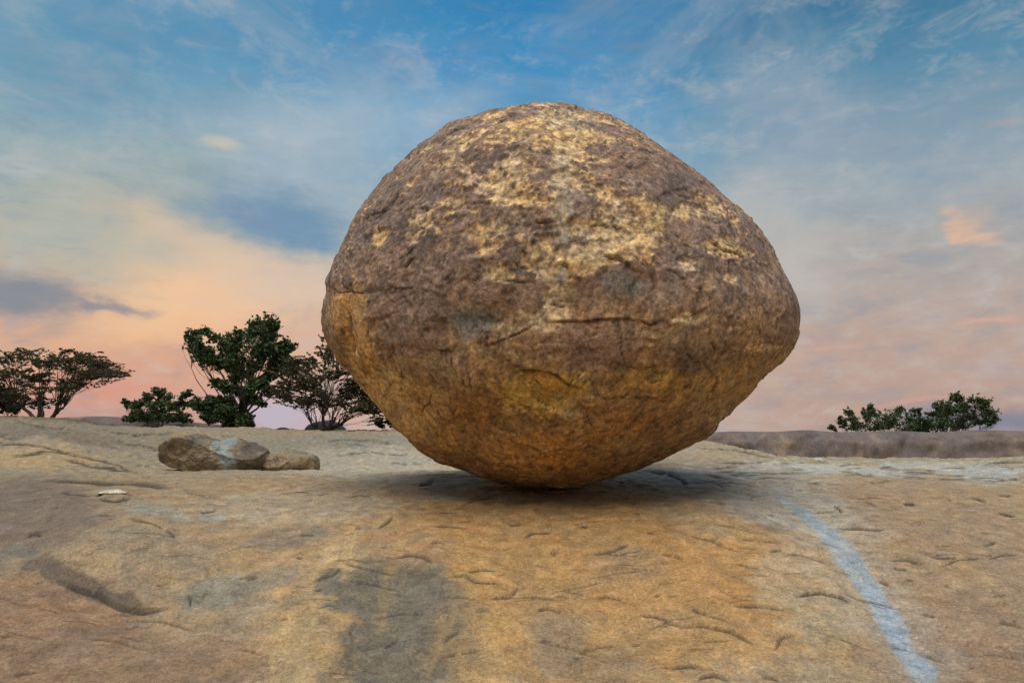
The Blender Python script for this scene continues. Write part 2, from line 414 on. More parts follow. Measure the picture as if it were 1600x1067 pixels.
BCR = [([(802,585),(818,578),(840,577),(861,583),(880,594),(900,606),(916,609)], 2.2, .060, .03),
       ([(673,610),(672,632),(660,638),(657,652)], 1.9, .05, .0), ([(544,478),(547,521),(555,552),(564,577)], 2.6, .05, .02),
       ([(522,455),(560,460),(600,452)], 1.6, .035, .0), ([(676,541),(690,545),(703,546),(707,558),(708,585)], 2.4, .05, .03),
       ([(850,505),(880,502),(919,501),(941,497),(972,496),(1000,500),(1015,507),(1043,497)], 2.0, .05, .035), ([(1167,546),(1186,546),(1204,536),(1216,538)], 2.2, .04, .04),
       ([(1043,420),(1062,431),(1073,435)], 2.4, .06, .03), ([(1111,371),(1130,388),(1148,393),(1176,400)], 2.4, .06, .03),
       ([(941,397),(969,405),(988,419),(1006,428)], 2.2, .045, .03), ([(868,420),(876,413),(885,414),(889,424)], 2.0, .05, .02),
       ([(626,416),(642,403)], 2.2, .05, .02), ([(768,203),(790,193),(810,184)], 2.2, .05, .02), ([(762,441),(799,438),(849,442)], 1.8, .035, .02),
       ([(862,478),(872,482),(884,480)], 2.4, .06, .02), ([(1108,530),(1114,546)], 1.8, .04, 0), ([(725,585),(735,600),(722,620)], 1.8, .03, .01),
       ([(880,176),(905,172),(930,183)], 2.0, .04, .02), ([(700,215),(740,200)], 2.0, .035, .02), ([(950,560),(990,575),(1030,570)], 1.8, .03, .02),
       ([(700,640),(740,660),(760,700)], 2.0, .03, .02), ([(800,690),(850,700),(900,695)], 1.8, .025, .02), ([(570,470),(575,520),(590,560)], 2.0, .035, .01),
       ([(1060,300),(1100,318),(1120,340)], 2.0, .03, .02), ([(900,355),(940,350),(980,358)], 2.0, .04, .02), ([(830,345),(870,350)], 2.0, .04, .02)]
crk = np.zeros(len(P))
_rb = random.Random(9)
BCR += [([(745,545),(790,530),(830,512),(850,505)], 1.6, .03, .02), ([(1043,497),(1085,492),(1110,478)], 1.5, .03, .02), ([(916,609),(960,622),(1010,618),(1060,632)], 1.4, .02, .01),
        ([(708,585),(716,630),(705,680)], 1.4, .02, .01), ([(560,340),(600,330),(650,280)], 1.5, .02, .015), ([(640,520),(660,470),(650,430)], 1.3, .015, .01), ([(930,590),(915,640),(940,690)], 1.3, .02, .01),
        ([(1090,560),(1120,590),(1110,630)], 1.4, .02, .015), ([(590,455),(640,450),(690,462)], 1.3, .015, .01), ([(980,250),(1030,262),(1080,300)], 1.5, .025, .02), ([(820,240),(870,236),(920,248)], 1.5, .02, .02)]
for _k in range(60):
    _a = _rb.uniform(-math.pi, math.pi); _r = _rb.uniform(.15, .9) ** .6
    _x, _y = 875 + 360 * _r * math.cos(_a), 460 + 285 * _r * math.sin(_a)
    _t = math.atan2(_y - 560, _x - 875) + math.pi / 2 + _rb.gauss(0, .35); _l = _rb.uniform(8, 26)
    BCR.append(([(_x - _l * math.cos(_t), _y - _l * math.sin(_t)), (_x + _rb.gauss(0, 2), _y + _rb.gauss(0, 3)), (_x + _l * math.cos(_t), _y + _l * math.sin(_t))], _rb.uniform(.9, 1.5), .022, .012))
wpx = px + fbm(P, 5, 3, off=44.) * 7; wpy = py + fbm(P, 5, 3, off=55.) * 7
for pts, wd, dep, lip in BCR:
    xs = [q[0] for q in pts]; ys = [q[1] for q in pts]
    sel = np.where(front & (px > min(xs) - 30) & (px < max(xs) + 30) & (py > min(ys) - 30) & (py < max(ys) + 30))[0]
    d, sd_, pos = poly_dist(wpx[sel], wpy[sel], pts)
    endf = np.clip(4 * pos * (1 - pos) * 1.6, 0, 1) * np.clip(.75 + 1.2 * fbm(P[sel], 3.5, 2, .5, 12.), .15, 1)
    disp[sel] -= dep * .9 * np.exp(-(d / (wd * .62)) ** 2) * endf; crk[sel] = np.maximum(crk[sel], np.exp(-(d / (wd * .62)) ** 2) * endf)
    disp[sel] += lip * np.exp(-(d / 11) ** 1.5) * sst(-d * sd_, -.6, 1.2) * endf        # the upper edge stands proud
PB = P + NRM * disp[:, None]
# colours: crust, exposed stone, ochre underside
cn = fbm(P, 1.6, 4, .6, 70.); cn2 = fbm(P, 5.5, 4, .6, 80.); cn3 = fbm(P * np.array([1, 1, .45]), 2.6, 4, .6, 90.); cn4 = fbm(P, 13, 2, .6, 66.)
col = np.tile(np.array([[.215, .155, .135]]), (len(P), 1))
col = blend(col, sst(cn, -.1, .45) * .7, (.120, .100, .106))
col = blend(col, sst(cn2, .0, .5) * .5, (.31, .25, .195))
col = blend(col, sst(-cn2, .1, .5) * .65, (.085, .066, .066))
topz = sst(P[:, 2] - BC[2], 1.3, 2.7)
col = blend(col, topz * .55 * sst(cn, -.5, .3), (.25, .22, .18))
ochre = lowm * .9
sp = fbm(RQ, 6, 4, .68, 15.)
col = blend(col, high * sst(sp, .08, .34) * .42, (.38, .29, .20))
col = blend(col, high * sst(-sp, .1, .35) * .5, (.075, .06, .062))
col = blend(col, ochre, (.315, .195, .088))
col = blend(col, lowm * sst(cn3, .02, .4) * .85, (.215, .108, .042))
col = blend(col, lowm * sst(-cn3, .05, .4) * .8, (.40, .27, .11))
col = blend(col, lowm * sst(cn2, .02, .4) * .65, (.105, .066, .038))
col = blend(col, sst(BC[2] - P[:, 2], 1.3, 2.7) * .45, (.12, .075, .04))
vs_ = fbm(P * np.array([1.6, 1.6, .35]), 3.5, 4, .66, 95.)
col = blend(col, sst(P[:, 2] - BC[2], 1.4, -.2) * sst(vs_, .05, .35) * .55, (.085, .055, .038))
col = blend(col, lowm * sst(-vs_, .08, .4) * .5, (.42, .29, .13))
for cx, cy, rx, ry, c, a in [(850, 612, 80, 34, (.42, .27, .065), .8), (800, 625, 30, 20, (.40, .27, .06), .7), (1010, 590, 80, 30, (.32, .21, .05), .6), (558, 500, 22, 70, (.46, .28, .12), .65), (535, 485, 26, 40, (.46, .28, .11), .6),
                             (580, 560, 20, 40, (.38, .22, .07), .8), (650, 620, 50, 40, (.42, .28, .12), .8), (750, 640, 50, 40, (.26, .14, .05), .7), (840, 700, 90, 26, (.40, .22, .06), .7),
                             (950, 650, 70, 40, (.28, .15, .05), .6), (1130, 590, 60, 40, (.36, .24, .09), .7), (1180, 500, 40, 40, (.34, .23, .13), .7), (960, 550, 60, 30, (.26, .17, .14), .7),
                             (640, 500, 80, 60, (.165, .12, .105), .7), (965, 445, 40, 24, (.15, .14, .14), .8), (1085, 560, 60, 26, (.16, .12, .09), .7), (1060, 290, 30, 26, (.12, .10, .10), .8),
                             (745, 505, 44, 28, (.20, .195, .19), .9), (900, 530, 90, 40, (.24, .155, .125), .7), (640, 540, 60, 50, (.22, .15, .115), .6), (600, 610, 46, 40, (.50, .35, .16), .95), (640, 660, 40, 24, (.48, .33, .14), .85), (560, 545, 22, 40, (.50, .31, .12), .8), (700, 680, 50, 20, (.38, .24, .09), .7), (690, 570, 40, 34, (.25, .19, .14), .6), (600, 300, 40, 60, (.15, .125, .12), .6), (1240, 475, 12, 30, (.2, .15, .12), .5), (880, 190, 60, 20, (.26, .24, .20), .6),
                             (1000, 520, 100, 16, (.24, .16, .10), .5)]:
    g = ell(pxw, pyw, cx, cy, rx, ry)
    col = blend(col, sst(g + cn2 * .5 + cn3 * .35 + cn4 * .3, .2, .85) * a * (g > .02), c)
cream = np.array([[.53, .39, .225]]) * (1 + .35 * cn2[:, None]) + sst(cn, .0, .4)[:, None] * np.array([[-.03, -.0, .07]])
fm = np.clip(flake * .92 * (.80 + cn4 * 1.3), 0, 1)
col = col + (cream - col) * fm[:, None]
col = blend(col, flake2 * .55 * sst(cn4, -.3, .3), (.60, .47, .26))
g = ell(pxw, pyw, 880, 300, 22, 130)
col = blend(col, sst(g + cn2 * .5 + cn4 * .4, .35, .9) * .55, (.42, .39, .33))
g = ell(pxw, pyw, 876, 432, 10, 18)
col = blend(col, sst(g, .3, .7) * .8, (.45, .44, .42))
cn5 = fbm(P, 22, 1, .7, 36.)
col = col * np.array([[1.08, 1.0, .88]]) * (1.04 + .50 * cn4[:, None] + .50 * cn5[:, None]) * (1 - .10 * sst(-disp, .03, .08))[:, None]
col = blend(col, crk * .8, (.04, .032, .028))      # crack shade painted dark along the grooves, with soil and lichen
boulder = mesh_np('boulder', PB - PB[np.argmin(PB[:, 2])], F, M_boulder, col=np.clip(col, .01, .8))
CONT = PB[np.argmin(PB[:, 2])].copy()
boulder.location = CONT
tag(boulder, 'giant rounded granite boulder balancing on a small base on the sloping rock slab', 'boulder')
print('contact', CONT, 'size', PB.max(0) - PB.min(0))

# ------------------------------------------------------------------ the granite hill (ground)
def ratio(py): return float(ray(800, py)[2])
def prof(tab):
    """table of (distance, photograph row or height relative to the eye) -> smooth profile over distance"""
    ys = np.array([t[0] for t in tab], float)
    hs = np.array([(t[1] if abs(t[1]) < 30 else ratio(t[1]) * t[0]) for t in tab])
    yy = np.arange(-80, 4000, .25)
    h = np.interp(yy, ys, hs)
    k = np.exp(-np.linspace(-2, 2, 9) ** 2); k /= k.sum()
    h2 = np.convolve(np.r_[h[:4][::-1], h, h[-4:][::-1]], k, 'valid')
    return lambda y: np.interp(y, yy, h2)
tail = [(45, -.8), (70, -4.), (140, -9.), (300, -11.), (4000, -12.)]
back = [(-3000, -14.), (-80, -10.), (-30, -4.2), (-5, -2.3), (0, -1.9), (3, -1.68)]
PR = {
 -1.10: prof(back + [(4.6, 1067), (6.0, 905), (7.8, 806), (9.4, 765), (11.2, 744), (12.2, -.62), (14.5, -.64), (17, 718), (22, 680), (28, 652), (31, 654)] + tail),
 -0.74: prof(back + [(4.6, 1067), (6.0, 905), (7.8, 806), (9.4, 765), (11.2, 744), (12.2, -.60), (14.5, -.62), (17, 716), (22, 676), (28, 652), (31, 654)] + tail),
 -0.50: prof(back + [(4.6, 1067), (6.0, 905), (7.8, 806), (9.4, 763), (11.2, 743), (12.2, -.58), (14.5, -.62), (17, 722), (22, 682), (28, 669), (31, 672)] + tail),
 -0.30: prof(back + [(4.6, 1067), (6.0, 903), (7.8, 804), (9.2, 764), (11.0, 742), (12.2, -.55), (14.5, -.60), (18, 722), (24, 684), (29, 673), (32, 676)] + tail),
 -0.10: prof(back + [(4.6, 1067), (6.0, 901), (7.6, 806), (8.9, 764), (10.6, 744), (12.0, -.52), (15, -.56), (20, 716), (26, 680), (30, 673), (32, 676)] + tail),
  0.06: prof(back + [(4.6, 1067), (6.0, 900), (7.4, 806), (8.6, 768), (10.4, 748), (13, 732), (16, 716), (21, 694), (25, 692), (30, -.2), (36, -.5)] + tail),
  0.26: prof(back + [(4.6, 1067), (6.0, 906), (7.4, 812), (8.8, 768), (10.4, 748), (13, 728), (16, 706), (19, 692), (23, 691), (27, -.3), (36, -.9)] + tail),
  0.42: prof(back + [(4.6, 1067), (6.0, 920), (7.6, 822), (9.0, 776), (11, 742), (14, 721), (16, 720), (19, -.55), (23, -.65), (36, -1.)] + tail),
  0.80: prof(back + [(4.6, 1067), (6.0, 925), (7.8, 826), (9.4, 774), (11.6, 738), (14.2, 720), (15.2, 720), (18, -.60), (23, -.7), (36, -1.)] + tail),
  1.20: prof(back + [(4.6, 1067), (6.0, 925), (7.8, 826), (9.4, 774), (11.6, 738), (14.2, 720), (15.2, 720), (18, -.60), (23, -.7), (36, -1.)] + tail)}
keys = sorted(PR)
def hbase(x, y):
    az_ = np.clip(x / np.maximum(y, 4.0), keys[0], keys[-1])
    vals = [PR[k](y) for k in keys]
    h = np.array(vals[0])
    for a, b_, va, vb in zip(keys[:-1], keys[1:], vals[:-1], vals[1:]):
        t_ = np.clip((az_ - a) / (b_ - a), 0, 1); t_ = t_ * t_ * (3 - 2 * t_)
        h = np.where(az_ > a, va * (1 - t_) + vb * t_, h)
    return h
ncol = 740
yv = np.concatenate([[-3000, -1200, -500, -220, -110, -70, -45, -30, -20, -13, -8, -5, -3, -1.5, 0, 1.2, 2.2, 3.0],
                     np.exp(np.linspace(math.log(3.6), math.log(4.3), 30)), np.exp(np.linspace(math.log(4.31), math.log(16), 760)), np.exp(np.linspace(math.log(16.06), math.log(34), 170)),
                     [35, 36.5, 38, 40, 43, 47, 52, 58, 66, 76, 90, 110, 140, 190, 280, 450, 800, 1600, 3500]])
tv = np.concatenate([[-40, -20, -12, -8, -5.5, -4, -3, -2.3, -1.9, -1.6, -1.4, -1.28, -1.18, -1.1, -1.05], np.linspace(-1, 1, ncol), [1.05, 1.1, 1.18, 1.28, 1.4, 1.6, 1.9, 2.3, 3, 4, 5.5, 8, 12, 20, 40]])
TT, YY = np.meshgrid(tv, yv)
XX = TT * (.82 * np.maximum(np.abs(YY), 3.6) + .6)
nr, nc = YY.shape
x = XX.ravel(); y = YY.ravel()
h = hbase(x, y)
G0 = np.c_[x, y, h + EYE[2]]
near = np.exp(-np.maximum(np.abs(y) - 34, 0) / 20) * np.exp(-np.maximum(np.abs(x) - 40, 0) / 30)
gx, gy = project(G0)
F2 = np.c_[x, y, h * 1.0]
# sweeping folds of the slab and its surface relief
h = h + near * (fbm(F2, .22, 2, off=2.) * .10 + fbm(F2, .6, 3, off=6.) * .06) * sst(y, 3, 6)
def bump_at(cx, cy, rx, ry, amp, rot=0.0):
    return amp * ell(gx, gy, cx, cy, rx, ry, rot)
h = h + bump_at(185, 850, 130, 56, .15) - bump_at(140, 928, 110, 34, .13, .36) - bump_at(20, 930, 60, 60, .05) + bump_at(60, 725, 90, 14, .25)
h = h + bump_at(720, 930, 60, 140, .07, -.5) - bump_at(600, 960, 50, 90, .06, .3) - bump_at(1360, 920, 26, 150, .03, -.62) + bump_at(1150, 900, 110, 120, .08)
h = h + bump_at(330, 820, 80, 26, .05) - bump_at(400, 930, 90, 40, .05) - bump_at(280, 790, 60, 12, .05)
h = h + .80 * np.exp(-((x + 13.2) / 4.2) ** 2 - ((y - 15.2) / 1.7) ** 2)
scale_near = near
F3 = np.c_[x, y, h]
fA = fbm(F3, 1.7, 4, .6, 12.); fB = fbm(F3, 5.0, 2, .62, 19.); fC = fbm(F3, 11.0, 1, .65, 29.)
sheet = sst(fbm(F3, 1.1, 3, .55, 33.), .04, .08); sheet2 = sst(fbm(F3, 2.3, 2, .55, 47.), .12, .18); sheet3 = sst(fbm(F3 * np.array([.7, 1.2, 1]), 5.0, 1, .6, 51.), .22, .32)
far_k = 1 + 2.2 * sst(y, 11, 20)
h = h + near * far_k * (fA * .022 + fB * .006 + fC * .003 + sheet * .014 + sheet2 * .010 + sheet3 * .005)
h = h + near * fbm(F3 * np.array([.5, 1.4, 1]), 8.0, 1, .6, 88.) * .006
rg = 1 - np.abs(fbm(F3 * np.array([.8, 1.1, 1]), 2.6, 4, .62, 77.)) * 2
rgm = sst(fbm(F3, .9, 3, off=91.), .05, .3)
h = h - near * sst(rg, .955, 1.0) * .028 * rgm
GCR = [([(822,839),(836,832),(865,831)], 1), ([(929,864),(960,860),(979,850)], 1), ([(767,935),(798,932),(812,917)], 1), ([(838,954),(853,950),(874,956)], 1.2), ([(936,934),(950,932),(974,939)], 1),
       ([(1000,961),(1025,963),(1046,973),(1067,978)], 1.2), ([(613,870),(640,867),(664,872),(680,882)], 1.1), ([(592,822),(604,813),(612,805)], .9), ([(726,896),(743,908),(781,910)], .8), ([(655,757),(678,751)], 1.2),
       ([(692,1004),(704,994),(716,987)], 1), ([(599,1011),(621,999)], 1), ([(867,933),(878,931),(888,933)], .9), ([(674,848),(690,846)], 1), ([(1240,930),(1284,926),(1316,934),(1328,942)], 1.2),
       ([(1060,980),(1096,978),(1140,988),(1176,1006)], 1.2), ([(1212,1016),(1224,996),(1244,992)], 1.2), ([(1088,1060),(1116,1056),(1140,1064)], 1.4), ([(1408,787),(1428,788)], 1.3), ([(1300,790),(1316,800)], 1),
       ([(1080,950),(1104,960)], 1), ([(1560,972),(1600,980)], 1), ([(1460,870),(1496,872)], .9), ([(1516,778),(1540,784)], .9), ([(1540,852),(1560,846)], .9), ([(1372,906),(1388,912)], 1.2),
       ([(72,750),(116,752),(160,756),(208,756),(268,761)], 2.6), ([(90,905),(130,925),(156,932),(172,944),(188,952),(224,956),(262,949)], 2.6), ([(292,926),(298,936),(298,946)], 1.2), ([(262,828),(276,838)], 1.2), ([(208,810),(240,816),(256,826)], .9),
       ([(44,840),(52,835),(64,838)], 1.3), ([(96,718),(152,730),(212,738)], 1.6), ([(468,836),(492,836)], .9), ([(312,800),(340,796)], .8), ([(490,908),(520,900),(532,890)], 1), ([(1040,738),(1062,746),(1072,756)], 1.6),
       ([(1012,736),(1040,738)], 1.2), ([(860,862),(866,868)], 1.), ([(20,1056),(60,1050)], .8), ([(1190,1056),(1220,1062)], 1), ([(1100,742),(1150,748)], .7), ([(1560,800),(1585,806)], .8)]
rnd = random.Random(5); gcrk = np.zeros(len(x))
for k in range(165):
    cx = rnd.uniform(520, 1600) if rnd.random() < .75 else rnd.uniform(0, 560); cy = 765 + 290 * rnd.random() ** .9
    if cx > 1100 and rnd.random() < .5: cy = rnd.uniform(730, 900)
    L_ = rnd.choice([4, 7, 12, 20, 34]) * rnd.uniform(.8, 1.2) * (.5 + (cy - 700) / 300); bend = rnd.uniform(-.35, .35); til = rnd.uniform(-.28, .28) + (.1 if cx > 1100 else 0)
    GCR.append(([(cx - L_, cy - til * L_), (cx, cy - abs(bend) * L_ * .45), (cx + L_, cy + til * L_)], rnd.choice([.18, .25, .35, .5, .8])))
GCR += [([(152,776),(165,769),(190,767),(206,774)], 1.3), ([(158,780),(180,783),(203,779)], 1.1), ([(-20,690),(60,697),(120,712),(180,728),(215,740)], 1.1), ([(180,690),(250,702),(330,694)], .7), ([(10,655),(60,666),(110,671)], .8), ([(500,690),(560,687),(620,693)], .6), ([(20,715),(70,706),(120,708)], .8),
        ([(520,712),(570,706),(640,712)], .6), ([(1090,700),(1150,704),(1210,716)], .6), ([(150,672),(210,680),(270,678)], .7)]
for k in range(46):
    cx = rnd.choice([rnd.uniform(-20, 640), rnd.uniform(1080, 1600)]); cy = rnd.uniform(678, 738) if cx < 700 else rnd.uniform(722, 760); L_ = rnd.uniform(8, 30)
    GCR.append(([(cx - L_, cy - rnd.uniform(-2, 2)), (cx, cy - rnd.uniform(0, 2)), (cx + L_, cy + rnd.uniform(-1, 3))], rnd.uniform(.2, .6)))
G1 = np.c_[x, y, h + EYE[2]]
gx, gy = project(G1)
wgx = gx + fbm(F3, 1.6, 2, off=3.) * 8; wgy = gy + fbm(F3, 2.2, 2, off=13.) * 4
for pts, s_ in GCR:
    xs = [q[0] for q in pts]; ys = [q[1] for q in pts]
    sel = np.where((y > 3) & (y < 31) & (gx > min(xs) - 24) & (gx < max(xs) + 24) & (gy > min(ys) - 16) & (gy < max(ys) + 16))[0]
    if not len(sel): continue
    d, sd_, pos = poly_dist(wgx[sel], wgy[sel] , pts)
    e_ = np.clip(6 * pos * (1 - pos) + .1, 0, 1)
    near_px = np.clip(9 / y[sel], .7, 2)
    g_ = np.exp(-(d / (1.15 + .45 * s_)) ** 2) * e_
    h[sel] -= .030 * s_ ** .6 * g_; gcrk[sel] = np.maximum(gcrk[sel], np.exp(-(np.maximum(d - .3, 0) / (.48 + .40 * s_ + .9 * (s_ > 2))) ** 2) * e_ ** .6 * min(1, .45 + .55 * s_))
    h[sel] += .018 * min(s_, 1.6) * np.exp(-(d / 8) ** 1.6) * sst(-d * sd_, -2.0, 2.4) * e_
# seat of the boulder
dc = np.hypot(x - CONT[0], y - CONT[1])
h0 = np.interp(0, [0], [0]) + h[np.argmin(dc)]
h = h + (CONT[2] - EYE[2] + .012 - h0) * np.exp(-(dc / 2.2) ** 2)
def seat(h):
    m_ = dc < .55
    return h - (h - (CONT[2] - EYE[2] + .012)) * np.exp(-(dc / .45) ** 4)
h = seat(h)
G = np.c_[x, y, h + EYE[2]]
gx, gy = project(G)
fpx = gx + fbm(F3, .9, 3, off=21.) * 22 + fbm(F3, 4, 3, off=25.) * 14
fpy = gy + fbm(F3, .9, 3, off=71.) * 14 + fbm(F3, 4, 3, off=75.) * 7
D1 = fbm(F3, .5, 4, .6, 101.); D2 = fbm(F3, 1.8, 4, .6, 111.); D3 = fbm(F3, 6, 2, .55, 121.); D4 = fbm(F3, 15, 1, .65, 131.)
streak = fbm(F3 * np.array([1.9, .35, 0.3]), 1.3, 5, .62, 141.)        # water runs down the slope
fr0 = sst(y, 10, 8)
gc = np.tile(np.array([[.40, .315, .215]]), (len(x), 1))
gc = blend(gc, sst(D1, -.2, .4) * .6, (.42, .30, .155))
gc = blend(gc, sst(fbm(F3, .8, 4, .6, 171.), .02, .3) * fr0 * .55, (.235, .20, .16))
gc = blend(gc, sst(-fbm(F3, .9, 4, .6, 181.), .05, .3) * fr0 * .5, (.53, .40, .235))
gc = blend(gc, sst(D2, .05, .5) * .6, (.31, .255, .20))
gc = blend(gc, sst(-D2, .1, .5) * .5, (.50, .40, .26))
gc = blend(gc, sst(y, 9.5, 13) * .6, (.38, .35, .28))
for cx, cy, rx, ry, c, a, rot in [
    (500, 980, 46, 130, (.47, .355, .20), .75, .55), (560, 880, 70, 14, (.50, .40, .25), .7, -.5), (745, 920, 20, 90, (.54, .37, .15), .8, -.5), (640, 870, 70, 14, (.50, .38, .2), .6, .2), (290, 960, 60, 24, (.42, .30, .18), .6, 0), (455, 1010, 26, 80, (.58, .46, .27), .7, .3), (775, 1000, 22, 80, (.56, .41, .20), .6, -.1), (520, 900, 30, 50, (.54, .43, .26), .6, .6),
    (850, 850, 250, 95, (.44, .27, .11), .85, 0), (900, 960, 330, 110, (.46, .295, .13), .8, 0), (1150, 890, 120, 70, (.45, .27, .11), .7, 0), (500, 1000, 90, 90, (.46, .335, .18), .6, 0), (420, 880, 80, 40, (.48, .32, .16), .5, 0),
    (300, 880, 90, 40, (.42, .31, .18), .6, 0), (70, 980, 130, 70, (.34, .21, .13), .85, 0), (40, 800, 110, 50, (.22, .175, .145), .9, 0), (150, 1040, 220, 50, (.235, .16, .105), .75, 0), (1540, 1040, 140, 40, (.26, .19, .14), .7, 0), (450, 840, 60, 16, (.24, .215, .18), .7, -.1), (250, 855, 90, 24, (.31, .27, .21), .6, .2), (200, 1030, 180, 40, (.30, .21, .14), .6, 0),
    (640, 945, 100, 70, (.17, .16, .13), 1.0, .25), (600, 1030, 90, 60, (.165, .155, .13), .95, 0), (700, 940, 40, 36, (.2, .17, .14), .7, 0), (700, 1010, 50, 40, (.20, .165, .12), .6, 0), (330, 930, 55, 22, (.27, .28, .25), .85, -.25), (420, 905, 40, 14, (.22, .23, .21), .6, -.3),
    (520, 905, 26, 14, (.16, .16, .15), .8, -.3), (540, 945, 20, 12, (.16, .16, .15), .7, 0), (870, 1000, 44, 40, (.26, .22, .18), .6, 0), (940, 1040, 60, 24, (.2, .18, .15), .5, 0), (980, 880, 60, 24, (.31, .225, .16), .6, 0),
    (100, 900, 56, 16, (.15, .12, .105), .9, .35), (175, 938, 56, 12, (.13, .11, .09), .9, .3), (40, 860, 24, 9, (.22, .22, .19), .7, .1), (240, 795, 40, 10, (.34, .36, .33), .7, .1), (330, 800, 22, 8, (.40, .42, .40), .7, 0),  # first two darken the left hollow, its shade put into the colour
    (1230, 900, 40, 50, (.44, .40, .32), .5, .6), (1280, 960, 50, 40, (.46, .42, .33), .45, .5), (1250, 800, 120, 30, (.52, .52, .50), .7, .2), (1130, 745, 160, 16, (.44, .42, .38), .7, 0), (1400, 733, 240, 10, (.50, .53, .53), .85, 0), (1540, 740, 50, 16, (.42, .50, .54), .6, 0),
    (1480, 860, 160, 100, (.36, .27, .19), .65, .3), (1500, 1000, 120, 60, (.32, .235, .17), .7, 0), (1100, 810, 70, 20, (.48, .36, .22), .6, .2), (480, 790, 120, 22, (.47, .41, .32), .6, 0), (560, 720, 120, 26, (.50, .47, .41), .7, 0),
    (60, 715, 80, 16, (.52, .39, .22), .8, .05), (230, 690, 130, 14, (.30, .26, .20), .7, .1), (130, 685, 60, 10, (.24, .20, .16), .7, .1), (20, 672, 50, 9, (.20, .17, .15), .7, 0), (560, 690, 130, 8, (.30, .30, .26), .7, 0), (440, 700, 60, 8, (.27, .27, .24), .5, 0), (100, 662, 110, 8, (.30, .27, .23), .6, .05), (830, 765, 260, 14, (.30, .24, .18), .5, 0), (640, 850, 60, 30, (.36, .26, .18), .5, 0)]:  # the wide thin patch below the boulder paints in its contact shadow
    g = ell(fpx, fpy, cx, cy, rx * 1.1, ry * 1.1, rot) * (y > 1)
    gc = blend(gc, sst(g + D2 * .34 * (g > .02) + D3 * .30, .18, .54) * a * (g > .015), c)
# dark runs down the front of the slab
fr = sst(y, 9.5, 7.5)
gc = blend(gc, fr * sst(streak, .10, .45) * .30, (.19, .165, .13))
gc = blend(gc, fr * sst(-streak, .15, .5) * .30, (.54, .38, .16))
# the blue-grey mineral run on the right
bd, bs, bpos = poly_dist(gx + D2 * 10 + D3 * 5, gy + D3 * 4, [(1180, 742), (1225, 782), (1290, 830), (1335, 882), (1370, 940), (1400, 990), (1425, 1030), (1448, 1052)])
bw = 6 + 11 * sst(bpos, .15, .45) + 0 * bpos
bm = sst(bd / bw + D3 * .35, 1.35, .6) * sst(bpos, .02, .25) * (y > 1)
gc = blend(gc, bm * .92 * (1 - .35 * sst(D3 + D4 * .6, 0, .4)), (.30, .47, .70))
gc = blend(gc, sst(bd / 60 + D2 * .8, 1.2, .3) * .35 * sst(bpos, .02, .2) * (y > 1), (.46, .46, .43))
D5 = fbm(F3, 10, 1, .68, 161.)
gc = gc * np.array([[1.04, .975, .86]]) * (.78 - .12 * sst(x, -1, -6))[:, None] * (1 + .32 * D3[:, None] + .10 * D4[:, None])
gc = blend(gc, np.clip(gcrk * 1.1, 0, .9), (.05, .04, .03))      # cracks painted dark: their shade, put into the colour with some soil
far_m = sst(np.abs(y), 40, 70)
gc = blend(gc, far_m, (.10, .12, .06))
ii = np.arange(nr - 1)[:, None] * nc + np.arange(nc - 1)[None, :]
ii = ii.ravel()
GF = np.c_[ii, ii + 1, ii + nc + 1, ii + nc]
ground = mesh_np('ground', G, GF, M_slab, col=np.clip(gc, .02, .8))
tag(ground, 'broad sloping granite slab, ochre and grey', kind='structure')
def ground_z(xq, yq):
    i = int(np.clip(np.searchsorted(yv, yq), 1, nr - 1)); rowx = XX[i]
    j = int(np.clip(np.searchsorted(rowx, xq), 1, nc - 1))
    return float(G[i * nc + j, 2])
def at(pxx, pyy, Y):
    d = ray(pxx, pyy); return EYE + d * Y

